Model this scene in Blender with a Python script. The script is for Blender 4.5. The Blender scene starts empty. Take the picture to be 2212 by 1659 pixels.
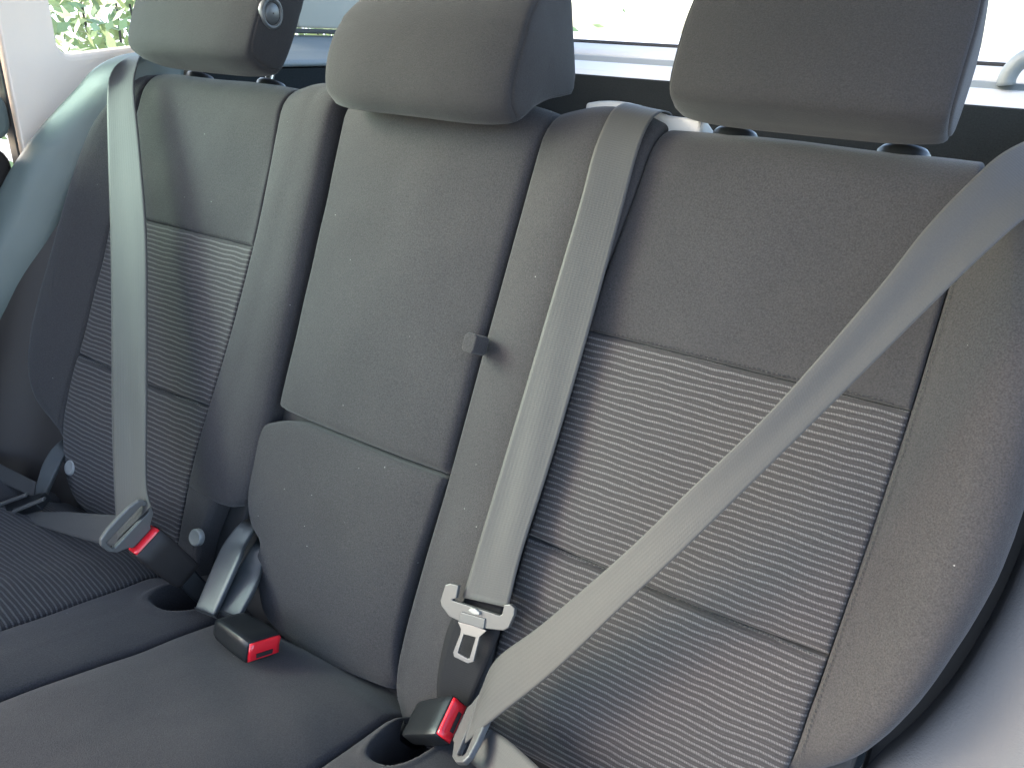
import bpy, math, random
import numpy as np
from mathutils import Vector, Matrix
random.seed(4)
sc = bpy.context.scene
COL = sc.collection

# ------------------------------------------------------------ frames
# seat frame: u across the car, v up along the seat back, n out of the seat back towards the cabin
RECL = math.radians(24)
Z0 = 1.10                                     # height of the seat-back top above the road
def W(p):
    u, v, n = p
    s, c = math.sin(RECL), math.cos(RECL)
    return (u, v*s - n*c, v*c + n*s + Z0)
def Wd(p):
    a = W(p); return (a[0], a[1], a[2]-Z0)

# ------------------------------------------------------------ camera
RR = np.array([0.0040, 0.4957, 0.2696])
def rodr(r):
    th = np.linalg.norm(r); k = r/th
    K = np.array([[0, -k[2], k[1]], [k[2], 0, -k[0]], [-k[1], k[0], 0]])
    return np.eye(3)+math.sin(th)*K+(1-math.cos(th))*K@K
CR = rodr(RR); CC = np.array([0.5317, -0.2150, 0.6862]); CF = 1700.0; CX, CY = 1106.0, 829.5
cam_d = bpy.data.cameras.new('camera'); cam = bpy.data.objects.new('camera', cam_d); COL.objects.link(cam)
cam_d.sensor_width = 36; cam_d.lens = 36*CF/2212; cam_d.clip_start = 0.02; cam_d.clip_end = 6000
cols = [Wd(CR[:, i]) for i in range(3)]
m = Matrix([[cols[j][i] for j in range(3)] for i in range(3)]).to_4x4()
m.translation = Vector(W(CC)); cam.matrix_world = m
sc.camera = cam

# ------------------------------------------------------------ light
sd = Vector((-0.80, -0.45, 0.45)).normalized()      # towards the sun
world = bpy.data.worlds.new('World'); sc.world = world; world.use_nodes = True
wn = world.node_tree; bg = wn.nodes['Background']
sky = wn.nodes.new('ShaderNodeTexSky'); sky.sky_type = 'NISHITA'; sky.sun_disc = False
sky.sun_elevation = math.asin(sd.z); sky.sun_rotation = math.atan2(sd.x, sd.y)
sky.dust_density = 2.0; sky.air_density = 0.8; sky.ozone_density = 0.0
wn.links.new(sky.outputs[0], bg.inputs[0]); bg.inputs[1].default_value = 0.15
sun_d = bpy.data.lights.new('sun', 'SUN'); sun = bpy.data.objects.new('sun', sun_d); COL.objects.link(sun)
sun_d.energy = 0.7; sun_d.angle = math.radians(28); sun_d.color = (1.0, 0.93, 0.88)
sun.rotation_euler = sd.to_track_quat('Z', 'Y').to_euler(); sun.location = (0, -3, 5)
sc.view_settings.view_transform = 'Standard'; sc.view_settings.look = 'None'
sc.view_settings.gamma = 1; sc.view_settings.use_curve_mapping = False
sc.view_settings.exposure = 3.0
sc.cycles.max_bounces = 8; sc.cycles.use_denoising = True

# ------------------------------------------------------------ unprojection on to surfaces at their own depth
def ray(x, y):
    return CR@np.array([(x-CX)/CF, -(y-CY)/CF, -1.0])
def P(x, y, n=0.0):
    d = ray(x, y); t = (n-CC[2])/d[2]; q = CC+t*d; return (q[0], q[1])
def P3(x, y, n=0.0):
    a = P(x, y, n); return (a[0], a[1], n)
def PU(x, y, u0):
    d = ray(x, y); t = (u0-CC[0])/d[0]; q = CC+t*d; return (q[1], q[2])

# ------------------------------------------------------------ materials
def mat(name, col, rough=.6, metal=0, spec=.5, sheen=0, bump=0, bscale=600, var=0, vscale=4, grain=0, gscale=900, coat=0, soft=0):
    m = bpy.data.materials.new(name); m.use_nodes = True; t = m.node_tree; N = t.nodes; Lk = t.links
    b = N['Principled BSDF']
    b.inputs['Roughness'].default_value = rough; b.inputs['Metallic'].default_value = metal
    b.inputs['Specular IOR Level'].default_value = spec
    b.inputs['Sheen Weight'].default_value = sheen; b.inputs['Sheen Roughness'].default_value = .5
    b.inputs['Coat Weight'].default_value = coat
    tc = N.new('ShaderNodeTexCoord')
    c = (*col, 1)
    src = None
    if var or grain:
        rgb = N.new('ShaderNodeRGB'); rgb.outputs[0].default_value = c; src = rgb.outputs[0]
        for amp, scl, det in ((var, vscale, 3), (grain, gscale, 1)):
            if not amp: continue
            no = N.new('ShaderNodeTexNoise'); no.inputs['Scale'].default_value = scl; no.inputs['Detail'].default_value = det
            Lk.new(tc.outputs['Object'], no.inputs['Vector'])
            mr = N.new('ShaderNodeMapRange'); mr.inputs['From Min'].default_value = .25; mr.inputs['From Max'].default_value = .75
            mr.inputs['To Min'].default_value = 1-amp; mr.inputs['To Max'].default_value = 1+amp
            Lk.new(no.outputs['Fac'], mr.inputs['Value'])
            mx = N.new('ShaderNodeVectorMath'); mx.operation = 'SCALE'
            Lk.new(src, mx.inputs[0]); Lk.new(mr.outputs[0], mx.inputs['Scale']); src = mx.outputs[0]
        Lk.new(src, b.inputs['Base Color'])
    else:
        b.inputs['Base Color'].default_value = c
    if bump:
        no = N.new('ShaderNodeTexNoise'); no.inputs['Scale'].default_value = bscale; no.inputs['Detail'].default_value = 2
        Lk.new(tc.outputs['Object'], no.inputs['Vector'])
        bp = N.new('ShaderNodeBump'); bp.inputs['Strength'].default_value = bump; bp.inputs['Distance'].default_value = .0008
        Lk.new(no.outputs['Fac'], bp.inputs['Height']); Lk.new(bp.outputs[0], b.inputs['Normal'])
        if soft:
            n2 = N.new('ShaderNodeTexNoise'); n2.inputs['Scale'].default_value = 11; n2.inputs['Detail'].default_value = 2.5
            Lk.new(tc.outputs['Object'], n2.inputs['Vector'])
            b2 = N.new('ShaderNodeBump'); b2.inputs['Strength'].default_value = 1; b2.inputs['Distance'].default_value = soft
            Lk.new(n2.outputs['Fac'], b2.inputs['Height']); Lk.new(b2.outputs[0], bp.inputs['Normal'])
    return m

def math_node(t, op, a, b=None, c=None):
    n = t.nodes.new('ShaderNodeMath'); n.operation = op
    for i, x in enumerate((a, b, c)):
        if x is None: continue
        if isinstance(x, (int, float)): n.inputs[i].default_value = x
        else: t.links.new(x, n.inputs[i])
    return n.outputs[0]

def lint(m, col_socket_owner='Principled BSDF'):
    """sparse pale lint specks on cloth"""
    t = m.node_tree; N = t.nodes; b = N['Principled BSDF']
    tc = N.new('ShaderNodeTexCoord')
    vo = N.new('ShaderNodeTexVoronoi'); vo.inputs['Scale'].default_value = 95; vo.feature = 'F1'
    t.links.new(tc.outputs['Object'], vo.inputs['Vector'])
    a = math_node(t, 'LESS_THAN', vo.outputs['Distance'], .06)
    sep = N.new('ShaderNodeSeparateColor'); t.links.new(vo.outputs['Color'], sep.inputs[0])
    k = math_node(t, 'MULTIPLY', a, math_node(t, 'GREATER_THAN', sep.outputs[0], .94))
    mix = N.new('ShaderNodeMix'); mix.data_type = 'RGBA'
    l = b.inputs['Base Color'].links
    if l: t.links.new(l[0].from_socket, mix.inputs['A'])
    else: mix.inputs['A'].default_value = b.inputs['Base Color'].default_value
    mix.inputs['B'].default_value = (.16, .155, .15, 1)
    t.links.new(k, mix.inputs['Factor']); t.links.new(mix.outputs['Result'], b.inputs['Base Color'])

def stripe_mat(name, dark, light, period=.0059):
    m = bpy.data.materials.new(name); m.use_nodes = True; t = m.node_tree; N = t.nodes; Lk = t.links
    b = N['Principled BSDF']; b.inputs['Roughness'].default_value = .85; b.inputs['Specular IOR Level'].default_value = .15
    b.inputs['Sheen Weight'].default_value = .08
    uv = N.new('ShaderNodeUVMap'); uv.uv_map = 'UVMap'
    sp = N.new('ShaderNodeSeparateXYZ'); Lk.new(uv.outputs[0], sp.inputs[0])
    mp = N.new('ShaderNodeMapping'); mp.inputs['Scale'].default_value = (30, 40, 1); Lk.new(uv.outputs[0], mp.inputs['Vector'])
    no = N.new('ShaderNodeTexNoise'); no.noise_dimensions = '2D'; no.inputs['Scale'].default_value = 1; no.inputs['Detail'].default_value = 1.5
    Lk.new(mp.outputs[0], no.inputs['Vector'])
    off = math_node(t, 'MULTIPLY', math_node(t, 'SUBTRACT', no.outputs['Fac'], .5), .0032)
    vv = math_node(t, 'ADD', sp.outputs[1], off)
    ph = math_node(t, 'MULTIPLY', vv, 2*math.pi/period)
    s = math_node(t, 'SINE', ph)
    ridge = N.new('ShaderNodeMapRange'); ridge.interpolation_type = 'SMOOTHSTEP'
    ridge.inputs['From Min'].default_value = .35; ridge.inputs['From Max'].default_value = .85; Lk.new(s, ridge.inputs['Value'])
    du = math_node(t, 'SINE', math_node(t, 'MULTIPLY', math_node(t, 'ADD', sp.outputs[0], math_node(t, 'MULTIPLY', vv, .6)), 2*math.pi/.0021))
    dots = math_node(t, 'MULTIPLY_ADD', du, .3, .7)
    # thin dark woven lines between the ridges
    s3 = math_node(t, 'SINE', math_node(t, 'MULTIPLY_ADD', vv, 2*math.pi*3/period, 1.2))
    fine = math_node(t, 'MULTIPLY_ADD', s3, .12, .9)
    fac = math_node(t, 'MULTIPLY', ridge.outputs[0], dots)
    mix = N.new('ShaderNodeMix'); mix.data_type = 'RGBA'
    dk = N.new('ShaderNodeVectorMath'); dk.operation = 'SCALE'; dk.inputs[0].default_value = dark; Lk.new(fine, dk.inputs['Scale'])
    Lk.new(dk.outputs[0], mix.inputs['A']); mix.inputs['B'].default_value = (*light, 1); Lk.new(fac, mix.inputs['Factor'])
    tc = N.new('ShaderNodeTexCoord'); gn = N.new('ShaderNodeTexNoise'); gn.inputs['Scale'].default_value = 700
    Lk.new(tc.outputs['Object'], gn.inputs['Vector'])
    mr = N.new('ShaderNodeMapRange'); mr.inputs['From Min'].default_value = .3; mr.inputs['From Max'].default_value = .7
    mr.inputs['To Min'].default_value = .82; mr.inputs['To Max'].default_value = 1.18; Lk.new(gn.outputs['Fac'], mr.inputs['Value'])
    sc_ = N.new('ShaderNodeVectorMath'); sc_.operation = 'SCALE'; Lk.new(mix.outputs['Result'], sc_.inputs[0]); Lk.new(mr.outputs[0], sc_.inputs['Scale'])
    Lk.new(sc_.outputs[0], b.inputs['Base Color'])
    bp = N.new('ShaderNodeBump'); bp.inputs['Strength'].default_value = .6; bp.inputs['Distance'].default_value = .0012
    Lk.new(ridge.outputs[0], bp.inputs['Height']); Lk.new(bp.outputs[0], b.inputs['Normal'])
    return m

def web_mat(name, col):
    """seat-belt webbing: fine ribs along the belt, uv.x across in metres"""
    m = mat(name, col, rough=.62, spec=.3, sheen=.05, grain=.08, gscale=1100, var=.04, vscale=12)
    t = m.node_tree; N = t.nodes; b = N['Principled BSDF']
    uv = N.new('ShaderNodeUVMap'); uv.uv_map = 'UVMap'
    mp = N.new('ShaderNodeMapping'); mp.inputs['Scale'].default_value = (150, 5, 1); t.links.new(uv.outputs[0], mp.inputs['Vector'])
    no = N.new('ShaderNodeTexNoise'); no.noise_dimensions = '2D'; no.inputs['Scale'].default_value = 1; no.inputs['Detail'].default_value = 2
    t.links.new(mp.outputs[0], no.inputs['Vector'])
    sp = N.new('ShaderNodeSeparateXYZ'); t.links.new(uv.outputs[0], sp.inputs[0])
    rib = math_node(t, 'SINE', math_node(t, 'MULTIPLY', sp.outputs[0], 2*math.pi/.0036))
    tw = math_node(t, 'SINE', math_node(t, 'MULTIPLY', sp.outputs[1], 2*math.pi/.0022))
    h = math_node(t, 'MULTIPLY_ADD', rib, .12, math_node(t, 'MULTIPLY_ADD', tw, .10, math_node(t, 'MULTIPLY', no.outputs['Fac'], .25)))
    bp = N.new('ShaderNodeBump'); bp.inputs['Strength'].default_value = .25; bp.inputs['Distance'].default_value = .0008
    t.links.new(h, bp.inputs['Height']); t.links.new(bp.outputs[0], b.inputs['Normal'])
    return m

M = {}
M['cloth'] = mat('charcoal_cloth', (.0335, .0312, .0318), rough=.9, spec=.12, sheen=.10, bump=.5, bscale=900, var=.12, vscale=5, grain=.26, gscale=760, soft=.0035)
lint(M['cloth'])
M['cloth_fine'] = mat('charcoal_head_cloth', (.0245, .0232, .0234), rough=.9, spec=.12, sheen=.10, bump=.4, bscale=1000, var=.10, vscale=7, grain=.22, gscale=860, soft=.0025)
M['stripe'] = stripe_mat('ribbed_cloth', (.037, .0335, .0335), (.108, .101, .098))
M['web'] = web_mat('grey_webbing', (.044, .0425, .040))
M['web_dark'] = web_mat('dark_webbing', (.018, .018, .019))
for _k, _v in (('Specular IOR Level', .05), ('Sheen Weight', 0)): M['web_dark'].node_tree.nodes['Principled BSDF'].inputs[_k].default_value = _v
M['shell'] = mat('black_carrier', (.012, .012, .012), rough=.7)
M['carpet'] = mat('black_carpet', (.018, .021, .022), rough=1, spec=.1, bump=.6, bscale=500, grain=.18, gscale=400)
M['black'] = mat('black_plastic', (.009, .010, .011), rough=.38, spec=.35, bump=.15, bscale=1500)
M['brown'] = mat('wing_shade_brown', (.030, .025, .022), rough=.6, spec=.4, bump=.2, bscale=700)  # brown stands in for the shade on the lower side pad
M['brownblack'] = mat('buckle_plastic', (.020, .017, .016), rough=.5, spec=.25, bump=.15, bscale=1500)
M['greyp'] = mat('grey_plastic', (.07, .068, .065), rough=.42, spec=.5, bump=.1, bscale=1200)
M['strap'] = mat('grey_guide_plastic', (.05, .054, .055), rough=.36, spec=.6, bump=.15, bscale=1200, var=.1, vscale=30)
M['wing'] = mat('teal_grey_vinyl', (.085, .105, .098), rough=.5, spec=.5, bump=.25, bscale=900, var=.06, vscale=8)
M['grain'] = mat('grained_trim', (.085, .089, .096), rough=.72, spec=.25, bump=.5, bscale=520, var=.05)
M['beige'] = mat('beige_trim', (.72, .62, .53), rough=.7, spec=.3, bump=.25, bscale=500)
M['olive'] = mat('pale_trim', (.28, .28, .24), rough=.7, spec=.3, bump=.2, bscale=500)
M['sill'] = mat('pale_sill_plastic', (.46, .45, .43), rough=.5, bump=.6, bscale=300)
M['sillgrey'] = mat('grey_sill_plastic', (.16, .18, .18), rough=.5, bump=.6, bscale=300)
M['metal'] = mat('steel', (.55, .55, .54), rough=.28, metal=1)
M['tonguem'] = mat('satin_tongue_metal', (.15, .145, .14), rough=.35, metal=.6)
M['red'] = mat('red_button_plastic', (.62, .012, .022), rough=.3, spec=.5, coat=.3)
M['stud'] = mat('grey_stud', (.2, .2, .19), rough=.35, spec=.6)
M['thread'] = mat('dark_thread', (.028, .027, .027), rough=.7, spec=.3)
M['leafA'] = mat('pale_leaf', (.20, .26, .10), rough=.5, var=.4, vscale=6)
M['ground'] = mat('pale_concrete', (.55, .55, .53), rough=.9, var=.2, vscale=2, grain=.3, gscale=60)
M['paving'] = mat('pale_paving', (.42, .42, .40), rough=.9, var=.15, vscale=1)
M['dark'] = mat('dark_rubber', (.01, .01, .01), rough=.6)
M['roof'] = mat('headliner', (.70, .65, .58), rough=.9, bump=.3, bscale=500)  # kept pale and warm to bounce light onto the cushion
def glass_mat(name='window_glass', tint=(.93, .96, .95, 1)):
    m = bpy.data.materials.new(name); m.use_nodes = True; t = m.node_tree; t.nodes.clear()
    o = t.nodes.new('ShaderNodeOutputMaterial'); mx = t.nodes.new('ShaderNodeMixShader'); tr = t.nodes.new('ShaderNodeBsdfTransparent')
    gl = t.nodes.new('ShaderNodeBsdfGlossy'); gl.inputs['Roughness'].default_value = .02
    tr.inputs[0].default_value = tint
    fr = t.nodes.new('ShaderNodeFresnel'); fr.inputs[0].default_value = 1.25
    t.links.new(fr.outputs[0], mx.inputs[0]); t.links.new(tr.outputs[0], mx.inputs[1]); t.links.new(gl.outputs[0], mx.inputs[2]); t.links.new(mx.outputs[0], o.inputs[0])
    return m
M['glass'] = glass_mat()
M['glass_green'] = glass_mat('green_tinted_glass', (.76, .94, .93, 1))  # tint added to turn the light from the left teal

# ------------------------------------------------------------ objects
def thing(name, label, cat, loc, group=None, kind=None):
    """an Empty at the thing's base; loc in world metres"""
    o = bpy.data.objects.new(name, None); COL.objects.link(o); o.location = loc; o.empty_display_size = .05
    o['label'] = label; o['category'] = cat
    if group: o['group'] = group
    if kind: o['kind'] = kind
    return o
def world_loc(o):
    v = Vector((0, 0, 0))
    while o: v += o.location; o = o.parent
    return v
def mesh(name, verts, faces, m, parent=None, smooth=True, uvs=None, label=None, loc=None):
    """verts in world metres"""
    base = world_loc(parent) if parent else Vector(loc or (0, 0, 0))
    me = bpy.data.meshes.new(name)
    me.from_pydata([tuple(Vector(v)-base) for v in verts], [], faces)
    me.materials.append(M[m]); me.update()
    if smooth: me.polygons.foreach_set('use_smooth', [True]*len(me.polygons))
    if uvs is not None:
        ul = me.uv_layers.new(name='UVMap')
        li = np.zeros(len(me.loops), dtype=np.int32); me.loops.foreach_get('vertex_index', li)
        ul.data.foreach_set('uv', np.asarray(uvs, dtype=np.float32)[li].ravel())
    o = bpy.data.objects.new(name, me); COL.objects.link(o)
    if parent: o.parent = parent
    else: o.location = base
    if label: o['label'] = label
    return o
def tag(o, label, cat, group=None, kind=None):
    o['label'] = label; o['category'] = cat
    if group: o['group'] = group
    if kind: o['kind'] = kind
def bevel(o, w=.002, seg=2, ang=35):
    b = o.modifiers.new('bevel', 'BEVEL'); b.width = w; b.segments = seg; b.limit_method = 'ANGLE'; b.angle_limit = math.radians(ang)
    return o

# ---- curve helpers
def sm(pts, n=24):
    """Catmull-Rom through the points"""
    p = [np.array(q, float) for q in pts]
    if len(p) == 2: return [p[0]+(p[1]-p[0])*t for t in np.linspace(0, 1, n)]
    p = [2*p[0]-p[1]]+p+[2*p[-1]-p[-2]]; out = []
    k = max(2, n//(len(p)-3))
    for i in range(1, len(p)-2):
        for t in np.linspace(0, 1, k, endpoint=False):
            out.append(.5*((2*p[i])+(-p[i-1]+p[i+1])*t+(2*p[i-1]-5*p[i]+4*p[i+1]-p[i+2])*t*t+(-p[i-1]+3*p[i]-3*p[i+1]+p[i+2])*t**3))
    out.append(p[-2]); return out
def resamp(poly, ts):
    a = np.array(poly); d = np.r_[0, np.cumsum(np.linalg.norm(np.diff(a, axis=0), axis=1))]; d /= d[-1]
    return np.stack([np.interp(ts, d, a[:, i]) for i in range(a.shape[1])], 1)
def plen(poly):
    a = np.array(poly); return np.linalg.norm(np.diff(a, axis=0), axis=1).sum()
def cut_corner(A, B, r):
    """A ends where B starts (or both share a corner): trims both and meets on an arc; returns A', B' sharing the arc's middle"""
    A = np.array(A); B = np.array(B)
    la, lb = plen(A), plen(B)
    r = min(r, la*.45, lb*.45)
    pa = resamp(A, [1-r/la])[0]; pb = resamp(B, [r/lb])[0]; c = A[-1]
    bez = [(1-t)**2*pa+2*t*(1-t)*c+t*t*pb for t in np.linspace(0, 1, 13)]
    A2 = list(resamp(A, np.linspace(0, 1-r/la, 30)))+bez[1:7]
    B2 = bez[6:]+list(resamp(B, np.linspace(r/lb, 1, 30)))[1:]
    return A2, B2
def outline(L, R, B, T, rc):
    """L,R bottom->top; B,T left->right; rc = corner radii (bl, br, tr, tl)"""
    L, R, B, T = [np.array(x) for x in (L, R, B, T)]
    bl, br, tr, tl = rc
    if bl: x, y = cut_corner(L[::-1], B, bl); L = np.array(x)[::-1]; B = np.array(y)
    if br: x, y = cut_corner(B, R, br); B = np.array(x); R = np.array(y)
    if tr: x, y = cut_corner(R, T[::-1], tr); R = np.array(x); T = np.array(y)[::-1]
    if tl: x, y = cut_corner(T[::-1], L[::-1], tl); T = np.array(x)[::-1]; L = np.array(y)[::-1]
    return L, R, B, T
def edge_ts(w, r, n):
    e = np.array([0, .05, .2, .45, .8, 1.3])*r/w
    if e[-1] > .4: e = e*.4/e[-1]
    return np.r_[e, np.linspace(e[-1], 1-e[-1], n)[1:-1], (1-e)[::-1]]
def segdist(pts, poly):
    a = poly[:-1]; b = poly[1:]; ab = b-a; L2 = (ab**2).sum(1)+1e-14
    best = np.full(len(pts), 1e9)
    for i in range(len(a)):
        t = np.clip(((pts-a[i])@ab[i])/L2[i], 0, 1)
        d = np.linalg.norm(pts-(a[i]+t[:, None]*ab[i]), axis=1); best = np.minimum(best, d)
    return best

def panel(name, L, R, B, T, m, parent, H, S, rc=(0, 0, 0, 0), re=(.005, .005, .005, .005), puff=.003, pw=.02, depth=.02, nu=34, nv=50, label=None, off=0.0, ripple=0):
    """an upholstered panel over the outline; H(u,v) raises it, S maps (u,v,h) to world; re = edge radii L,R,B,T"""
    L, R, B, T = outline(L, R, B, T, rc)
    tu = edge_ts(max(plen(B), plen(T)), max(re[0], re[1]), nu); tv = edge_ts(max(plen(L), plen(R)), max(re[2], re[3]), nv)
    l = resamp(L, tv); r = resamp(R, tv); b = resamp(B, tu); t = resamp(T, tu)
    U = tu[None, :, None]; V = tv[:, None, None]
    g = (1-U)*l[:, None]+U*r[:, None]+(1-V)*b[None]+V*t[None]-((1-U)*(1-V)*b[0]+U*(1-V)*b[-1]+(1-U)*V*t[0]+U*V*t[-1])
    nV, nU = g.shape[:2]; pts = g.reshape(-1, 2)
    drop = np.zeros(len(pts)); pf = np.zeros(len(pts)); dmin = np.full(len(pts), 1e9)
    for side, rad in zip((L, R, B, T), re):
        d = segdist(pts, resamp(side, np.linspace(0, 1, 40))); q = np.clip(1-d/rad, 0, 1)
        drop = np.maximum(drop, rad*(1-np.sqrt(np.clip(1-q*q, 0, 1)))) + 0*drop
        pf = np.maximum(pf, np.exp(-d/pw)) if rad > .001 else pf
    h = np.array([H(*p) for p in pts])+off-drop+puff*(1-pf)
    if ripple:
        h += ripple*np.sin(pts[:, 0]*37+2*np.sin(pts[:, 1]*23))*np.sin(pts[:, 1]*31+1.3)
    verts = [S(p[0], p[1], hh) for p, hh in zip(pts, h)]
    uvs = [tuple(p) for p in pts]
    faces = [(j*nU+i, j*nU+i+1, (j+1)*nU+i+1, (j+1)*nU+i) for j in range(nV-1) for i in range(nU-1)]
    per = [i for i in range(nU)]+[j*nU+nU-1 for j in range(1, nV)]+[(nV-1)*nU+i for i in range(nU-2, -1, -1)]+[j*nU for j in range(nV-2, 0, -1)]
    k0 = len(verts)
    for i in per:
        verts.append(S(pts[i][0], pts[i][1], h[i]-depth)); uvs.append(tuple(pts[i]))
    n = len(per)
    for a in range(n):
        b2 = (a+1) % n; faces.append((per[b2], per[a], k0+a, k0+b2))
    return mesh(name, verts, faces, m, parent, uvs=uvs, label=label)

def ribbon(name, A, B, m, parent, thick=.0012, N=60, folds=0, across=8, label=None, phase=0):
    """a strip between the 3-D edge polylines A and B (seat frame)"""
    ts = np.linspace(0, 1, N)
    a = resamp(sm(A, 80), ts); b = resamp(sm(B, 80), ts)
    verts = []; uvs = []; w = np.linalg.norm(a-b, axis=1).mean(); Ln = plen(a)
    mid = (a+b)/2; tan = np.gradient(mid, axis=0)
    for j in range(N):
        acr = b[j]-a[j]; nn = np.cross(acr, tan[j]); nn /= (np.linalg.norm(nn)+1e-9)
        if nn[2] < 0 and abs(nn[2]) > .15: nn = -nn
        if j and np.dot(nn, prev) < 0: nn = -nn
        prev = nn
        for i in range(across+1):
            s = i/across
            f = folds*(math.sin(s*8+phase+2.2*math.sin(ts[j]*3.4+phase))*.5)*(.15+.85*ss(.35, .75, ts[j])*(1-ss(.86, .99, ts[j]))) if folds else 0
            q = a[j]+acr*s+nn*f
            verts.append(q+nn*thick/2); uvs.append((s*w, ts[j]*Ln))
    K = len(verts)
    for j in range(N):
        acr = b[j]-a[j]; nn = np.cross(acr, tan[j]); nn /= (np.linalg.norm(nn)+1e-9)
        if nn[2] < 0 and abs(nn[2]) > .15: nn = -nn
        if j and np.dot(nn, prev) < 0: nn = -nn
        prev = nn
        for i in range(across+1):
            verts.append(verts[j*(across+1)+i]-nn*thick); uvs.append(uvs[j*(across+1)+i])
    c = across+1; faces = []
    for j in range(N-1):
        for i in range(across):
            faces.append((j*c+i, j*c+i+1, (j+1)*c+i+1, (j+1)*c+i)); faces.append((K+j*c+i, K+(j+1)*c+i, K+(j+1)*c+i+1, K+j*c+i+1))
        faces.append((j*c, (j+1)*c, K+(j+1)*c, K+j*c)); faces.append((j*c+across, K+j*c+across, K+(j+1)*c+across, (j+1)*c+across))
    faces.append(tuple(range(0, c))+tuple(range(K+c-1, K-1, -1)))
    e = (N-1)*c; faces.append(tuple(range(e+c-1, e-1, -1))+tuple(range(K+e, K+e+c)))
    o = mesh(name, [W(v) for v in verts], faces, m, parent, uvs=uvs, label=label)
    return o

def slab(name, poly, n_top, thick, m, parent, frame=None, holes=None, bev=.001, label=None, smooth=False):
    """extruded 2-D polygon; poly in local (x,y), frame maps (x,y,z)->seat frame; one optional hole bridged by matching vertices"""
    fr = frame or (lambda x, y, z: (x, y, z))
    n = len(poly); v = []; f = []
    if holes is None:
        for z in (n_top, n_top-thick): v += [fr(x, y, z) for x, y in poly]
        f = [tuple(range(n)), tuple(range(2*n-1, n-1, -1))]+[((i+1) % n, i, n+i, n+(i+1) % n) for i in range(n)]
    else:
        hl = holes; assert len(hl) == n
        for z in (n_top, n_top-thick):
            v += [fr(x, y, z) for x, y in poly]; v += [fr(x, y, z) for x, y in hl]
        for i in range(n):
            j = (i+1) % n
            f += [(i, j, n+j, n+i), (2*n+j, 2*n+i, 3*n+i, 3*n+j), (j, i, 2*n+i, 2*n+j), (n+i, n+j, 3*n+j, 3*n+i)]
    o = mesh(name, [W(p) for p in v], f, m, parent, smooth=smooth, label=label)
    if bev: bevel(o, bev, 2)
    for p in o.data.polygons: p.use_smooth = False
    return o

def wbox(name, x0, x1, y0, y1, z0, z1, m, parent=None, bev=0, loc=None):
    """axis-aligned world box, z relative to the seat-back top"""
    v = [(x, y, z+Z0) for x in (x0, x1) for y in (y0, y1) for z in (z0, z1)]
    f = [(0, 1, 3, 2), (4, 6, 7, 5), (0, 4, 5, 1), (2, 3, 7, 6), (0, 2, 6, 4), (1, 5, 7, 3)]
    o = mesh(name, v, f, m, parent, smooth=False, loc=loc)
    if bev: bevel(o, bev, 3)
    return o

# ============================================================ SEAT SURFACES
VB, RB = -.030, .044                            # where the seat back starts to roll over its top, and the roll's radius
def ss(a, b, x):
    t = min(1, max(0, (x-a)/(b-a))); return t*t*(3-2*t)
def HB(u, v):
    a = abs(u); v0 = min(v, 0)
    h = (.036 if u > 0 else .020)*ss(.50, .578, a)*(1-.35*ss(-.10, .02, v))
    h += .012*math.exp(-((v0+.47)/.13)**2)*ss(.13, .24, a)
    if .13 < a < .24: h += .009*math.sin((a-.13)/.11*math.pi)
    return h
def HC(u, v):                                   # centre pads
    return .001+.011*(1-(u/.135)**2)
def SB(u, v, h):
    if v <= VB: return W((u, v, h))
    phi = (v-VB)/RB
    if phi < math.pi/2:
        return W((u, VB+(RB+h)*math.sin(phi), -RB+(RB+h)*math.cos(phi)))
    return W((u, VB+RB+h, -RB-(v-VB-RB*math.pi/2)))
def on(x, y, H=HB, off=0.0):
    n = 0
    for _ in range(8):
        u, v = P(x, y, n); n = H(u, v)+off
    return (u, v)

TOP = .075
def uin(v):
    return .229+.014*ss(-.19, .02, v)
def line(f, v0, v1, s=1, n=24):
    return [(s*f(v), v) for v in np.linspace(v0, v1, n)]
def uout(v):
    return .503+.008*ss(-.5, -.19, v)
def mirror(s, L, R):
    return (L, R) if s > 0 else (R, L)
def hl(a, b, n=16, sag=0):
    return [(a[0]+(b[0]-a[0])*t, a[1]+(b[1]-a[1])*t+sag*math.sin(t*math.pi)) for t in np.linspace(0, 1, n)]

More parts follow.
